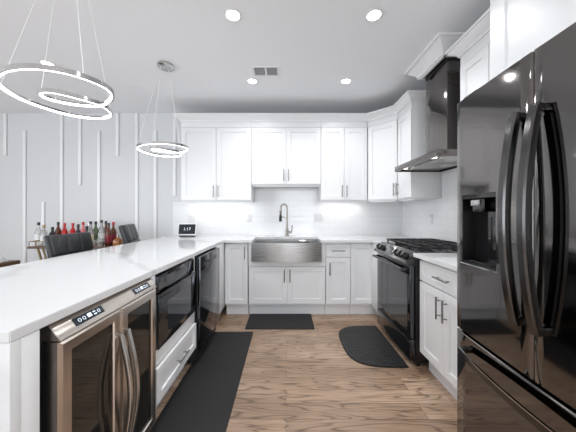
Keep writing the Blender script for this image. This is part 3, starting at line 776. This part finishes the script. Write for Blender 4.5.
# inner loop (the last third) rides a little higher so that the band crosses over itself
N = len(loop); zs = []
for i in range(N):
    u = i/N; zs.append(.012*max(0, math.sin((u-.62)/.38*PI)) if u > .62 else 0)
def pendant(label, loc, sc=1, rz=0):
    t = thing('ring_pendant', label, 'pendant lamp', loc, rz, 'ring pendants over the island')
    Lz = 1.83-loc[2]
    pts = [(p.x*sc, p.y*sc, Lz+z) for p, z in zip(loop, zs)]
    # counter-clockwise or clockwise decides which side is outward
    ar = sum(pts[i-1][0]*pts[i][1]-pts[i][0]*pts[i-1][1] for i in range(N)); s = 1 if ar > 0 else -1
    MB().sweep(pts, [(s*.009, .012), (s*.009, -.009), (s*.003, -.009), (s*.003, .006), (-s*.006, .006), (-s*.006, .012)], True).build('ring_band', 'chrome', t)
    MB().sweep(pts, [(s*.0028, -.001), (s*.0028, -.0105), (-s*.005, -.009), (-s*.005, -.001)], True).build('led_diffuser', 'led', t)
    m = MB().lathe([(0, 0), (.075, 0), (.077, -.003), (.077, -.022), (.072, -.026), (0, -.026)], seg=36); m.build('ceiling_plate', 'chrome', t)
    m = MB()
    for a in range(5):
        an = a*2*PI/5; m.cyl((.03*math.cos(an), .03*math.sin(an), -.032), (.03*math.cos(an), .03*math.sin(an), -.026), .006, 10)
    m.build('wire_clamps', 'chrome', t)
    for i, k in enumerate((8, 46, 78, 132)):
        p = pts[k]; an = math.atan2(p[1], p[0])
        MB().cyl((.045*math.cos(an), .045*math.sin(an), -.026), (p[0], p[1], p[2]+.012), .0014, 6).build('suspension_wire', 'trimw', t)
    MB().box(pts[104][0]-.02, pts[104][0]+.02, pts[104][1]-.008, pts[104][1]+.008, pts[104][2]-.006, pts[104][2]+.012, .002).build('joint', 'blacksteelh', t)
    return t
pendant('looped LED ring pendant over the near half of the island', (-1.126, 1.335, ZC-.0005))
pendant('looped LED ring pendant over the far half of the island', (-1.15, 2.448, ZC-.0005), .92)

# ---------------------------------------------------------------- bar chairs behind the island
def bar_chair(label, loc, rz, dz=0, lean_deg=-13):
    t = thing('bar_chair', label, 'chair', loc, rz, 'bar chairs at the island')     # local: faces +x
    lean = Matrix.Translation((-.20, 0, .70+dz)) @ Matrix.Rotation(math.radians(lean_deg), 4, 'Y')
    m = MB().box(-.06, -.012, -.25, .25, .0, .34, .018, 3, rot=lean); b = m.build('backrest', 'leather', t)
    for k in range(3):
        y0 = -.240+k*.160
        MB().box(-.018, .012, y0+.002, y0+.158, 0.145, .33, .013, 3, rot=lean).build('back_pad', 'leather', b)
    MB().box(-.018, .010, -.238, .238, .0, .142, .013, 3, rot=lean).build('lumbar_pad', 'leather', b)
    MB().box(-.23, .12, -.235, .235, .60+dz, .70+dz, .025, 3).build('seat', 'leather', t)
    MB().cyl((-.055, 0, .02), (-.055, 0, .60+dz), .028, 20).build('column', 'chrome', t)
    MB().lathe([(0, 0), (.19, 0), (.19, .008), (.05, .022), (.03, .03), (0, .03)], -.055, 0, seg=32).build('base', 'chrome', t)
    m = MB(); m.tube([(-.03, -.0, .28), (.02, -.11, .28), (.08, -.11, .28), (.12, 0, .28), (.08, .11, .28), (.02, .11, .28), (-.03, 0, .28)], .010, 8); m.build('footrest', 'chrome', t)
    return t
bar_chair('black padded bar chair in front of the bottles, pulled back from the island', (-1.87, 2.56, 0), 0)
bar_chair('black padded bar chair tucked closer to the worktop, near the back wall', (-1.57, 3.12, 0), math.radians(20), .08, -17)

# ---------------------------------------------------------------- bar cart and bottles
XC0, XC1, YC0, YC1, ZT = -3.26, -2.08, 3.22, 3.58, .805
t = thing('bar_cart', 'gold-framed walnut bar console against the accent wall', 'bar cart', (0, 0, 0))
MB().box(XC0, XC1, YC0, YC1, ZT-.025, ZT, .003).build('top_shelf', 'walnut', t)
MB().box(XC0+.1, XC1-.1, YC0+.02, YC1-.02, .28, .30, .003).build('lower_shelf', 'walnut', t)
for y in (YC0+.02, YC1-.02):
    for s, x in ((1, XC0+.14), (-1, XC1-.14)):
        MB().cyl((x-s*.02, y, ZT-.026), (x+s*.22, y, .0), .012, 8).build('leg', 'gold', t)
        MB().cyl((x+s*.04, y, ZT-.026), (x+s*.22, y, .30), .010, 8).build('brace', 'gold', t)
m = MB()
for (a, b) in (((XC0+.018, YC0+.01), (XC0+.36, YC0+.01)), ((XC0+.018, YC0+.01), (XC0+.018, YC1-.01))):
    m.cyl((*a, ZT+.065), (*b, ZT+.065), .005, 8)
    for k in range(5):
        u = k/4; m.cyl((a[0]+(b[0]-a[0])*u, a[1]+(b[1]-a[1])*u, ZT), (a[0]+(b[0]-a[0])*u, a[1]+(b[1]-a[1])*u, ZT+.065), .004, 8)
m.build('gallery_rail', 'gold', t)

G = {'clear': mat('clear_bottle_glass', (.9, .92, .92), .03, trans=.85), 'red': mat('red_bottle', (.5, .012, .018), .15), 'dark': mat('black_bottle', (.015, .013, .013), .1),
     'brown': mat('brown_spirit', (.16, .05, .025), .06, trans=.35), 'amber': mat('amber_spirit', (.62, .24, .06), .05, trans=.6), 'green': mat('green_bottle', (.16, .22, .12), .06, trans=.4),
     'pink': mat('pink_bottle', (.75, .2, .22), .12), 'white': mat('paper_label', (.8, .8, .78), .6), 'cream': mat('cream_label', (.7, .6, .42), .6), 'cork': mat('cork_stopper', (.5, .36, .2), .7),
     'wine': mat('wine_red_label', (.22, .015, .03), .4), 'silver': mat('silver_foil', (.6, .6, .6), .25, 1)}
def bottle(px, Y, htop, r, body, cap, lab=None, label='', sq=0, neck=.34, shape='bottle'):
    x = (px-286)*Y/256; z = ZT+.0008
    t = thing('bottle', label, 'bottle', (x, Y, z), 0, 'bottles on the bar console')
    hb = htop*(1-neck); rn = max(.013, r*.34)
    MB().lathe([(0, 0), (r*.92, 0), (r, .006), (r, hb-.035), (r*.93, hb-.012), (r*.6, hb+.012), (rn, hb+.035), (rn, htop-.04), (0, htop-.04)], seg=20, sq=sq).build('glass', G[body], t)
    MB().lathe([(0, htop-.0398), (rn+.003, htop-.0398), (rn+.003, htop), (0, htop)], seg=16).build('cap', G[cap], t)
    if lab: MB().lathe([(r+.0004, hb*.2), (r+.0012, hb*.2), (r+.0012, hb*.72), (r+.0004, hb*.72), (r+.0004, hb*.2)], seg=20, sq=sq).build('paper_label', G[lab], t)
    return t
def hp(py, Y): return H+(213.5-py)*Y/256-ZT
F_, B_ = 3.31, 3.47
bl = [(38.6, 3.42, 222.3, .037, 'clear', 'dark', 'white', 'clear bottle with black cap at the railed end of the bar console'),
      (43.8, 3.36, 225, .036, 'clear', 'cork', 'white', 'clear bottle with tan stopper inside the gold rail'),
      (52.5, 3.32, 227, .040, 'dark', 'dark', None, 'squat black bottle behind the corner of the bar chair back'),
      (58.2, 3.46, 222, .036, 'brown', 'dark', None, 'brown bottle with black cap between squat black and red bottles'),
      (64.6, 3.46, 223, .037, 'red', 'red', None, 'red bottle beside the brown one above the chair back'),
      (72.8, 3.46, 223, .037, 'red', 'red', None, 'red bottle beside the slim black bottle above the chair back'),
      (78.2, 3.38, 224.3, .030, 'dark', 'dark', None, 'slim black bottle between red and pink bottles'),
      (83.2, 3.47, 222, .032, 'pink', 'red', None, 'pink bottle with red cap behind the end of the chair back'),
      (86.8, 3.34, 226, .026, 'dark', 'dark', 'wine', 'small dark bottle in front of the pink one'),
      (90.7, 3.30, 221.3, .033, 'clear', 'dark', 'cream', 'clear bottle with cream label and dark cap beside the chair back'),
      (95.8, 3.46, 221.5, .038, 'green', 'dark', None, 'dark green bottle behind the cream-labelled one'),
      (101.5, 3.42, 220, .037, 'clear', 'dark', 'white', 'tall clear bottle with big white label and black cap'),
      (105.9, 3.50, 221, .030, 'brown', 'dark', None, 'slender brown bottle with black cap behind the ribbed ones'),
      (108.6, 3.33, 222.8, .036, 'brown', 'dark', 'wine', 'brown bottle with wine-red label beside the red-capped bottle'),
      (113.4, 3.46, 222, .035, 'brown', 'red', 'wine', 'brown bottle with bright red cap near the amber decanter'),
      (89.0, 3.40, 223.5, .032, 'clear', 'silver', None, 'clear bottle with silver cap at the back against the wall')]
for (px, Y, py, r, b, c, l, lb) in bl: bottle(px, Y, hp(py, Y), r, b, c, l, lb)
# short decanters and glasses
def decanter(px, Y, h, r, mt, label, name='decanter', stop=True):
    x = (px-286)*Y/256; t = thing(name, label, 'decanter' if stop else 'glass', (x, Y, ZT+.0008), 0, 'bottles on the bar console')
    if stop:
        MB().lathe([(0, 0), (r*.95, 0), (r, .005), (r, h*.5), (r*.8, h*.6), (.016, h*.68), (.016, h*.78), (0, h*.78)], seg=16, sq=.5).build('glass', G[mt], t)
        MB().lathe([(0, h*.781), (.014, h*.781), (.02, h*.9), (.012, h), (0, h)], seg=12).build('stopper', G['clear'], t)
    else:
        MB().lathe([(0, 0), (r*.85, 0), (r, h), (r*.92, h), (r*.78, .012), (0, .012)], seg=18).build('tumbler', G['clear'], t)
        MB().lathe([(0, .0125), (r*.77, .0125), (r*.83, h*.55), (0, h*.55)], seg=18).build('drink', G[mt], t)
decanter(118, 3.30, .15, .046, 'amber', 'square amber decanter between red-capped bottle and the second chair')
decanter(123.2, 3.44, .10, .034, 'amber', 'small tumbler of amber drink beside the second bar chair', 'tumbler', False)
decanter(101, 3.26, .105, .042, 'brown', 'tumbler of brown drink in front of the white-labelled bottle', 'tumbler', False)
decanter(95.3, 3.265, .08, .034, 'amber', 'low amber tumbler at the front edge of the bar console', 'tumbler', False)

# ---------------------------------------------------------------- dining table corner
t = thing('dining_table', 'dark walnut dining table whose corner shows past the island', 'table', (-3.245, 1.75, 0))
MB().box(-.55, .55, -.85, .85, .695, .753, .006).build('tabletop', 'walnut', t)
for sx in (-1, 1):
    for sy in (-1, 1): MB().box(sx*.47-.035, sx*.47+.035, sy*.77-.035, sy*.77+.035, 0, .6945, .004).build('leg', 'walnut', t)
m = MB(); bm = m.bm
n = 14; gv = {}
for i in range(n+1):
    for j in range(n+1):
        u, v = i/n-.5, j/n-.5; rr = math.hypot(u, v)
        gv[i, j] = bm.verts.new((u*.13, v*.11, .004+max(0, .045*(1-rr*2.2))+.012*math.sin(7*u+3*v)*math.cos(9*v)*(1-rr)+.012*(.5+.5*math.sin(11*u))))
for i in range(n):
    for j in range(n): bm.faces.new((gv[i, j], gv[i+1, j], gv[i+1, j+1], gv[i, j+1]))
r_ = bmesh.ops.solidify(bm, geom=bm.faces[:], thickness=.003)
o = tag(m.build('napkin', 'napkin', None, 60), 'crumpled white napkin lying on the dining table', 'napkin'); o.location = (-2.80, 2.50, .7535)
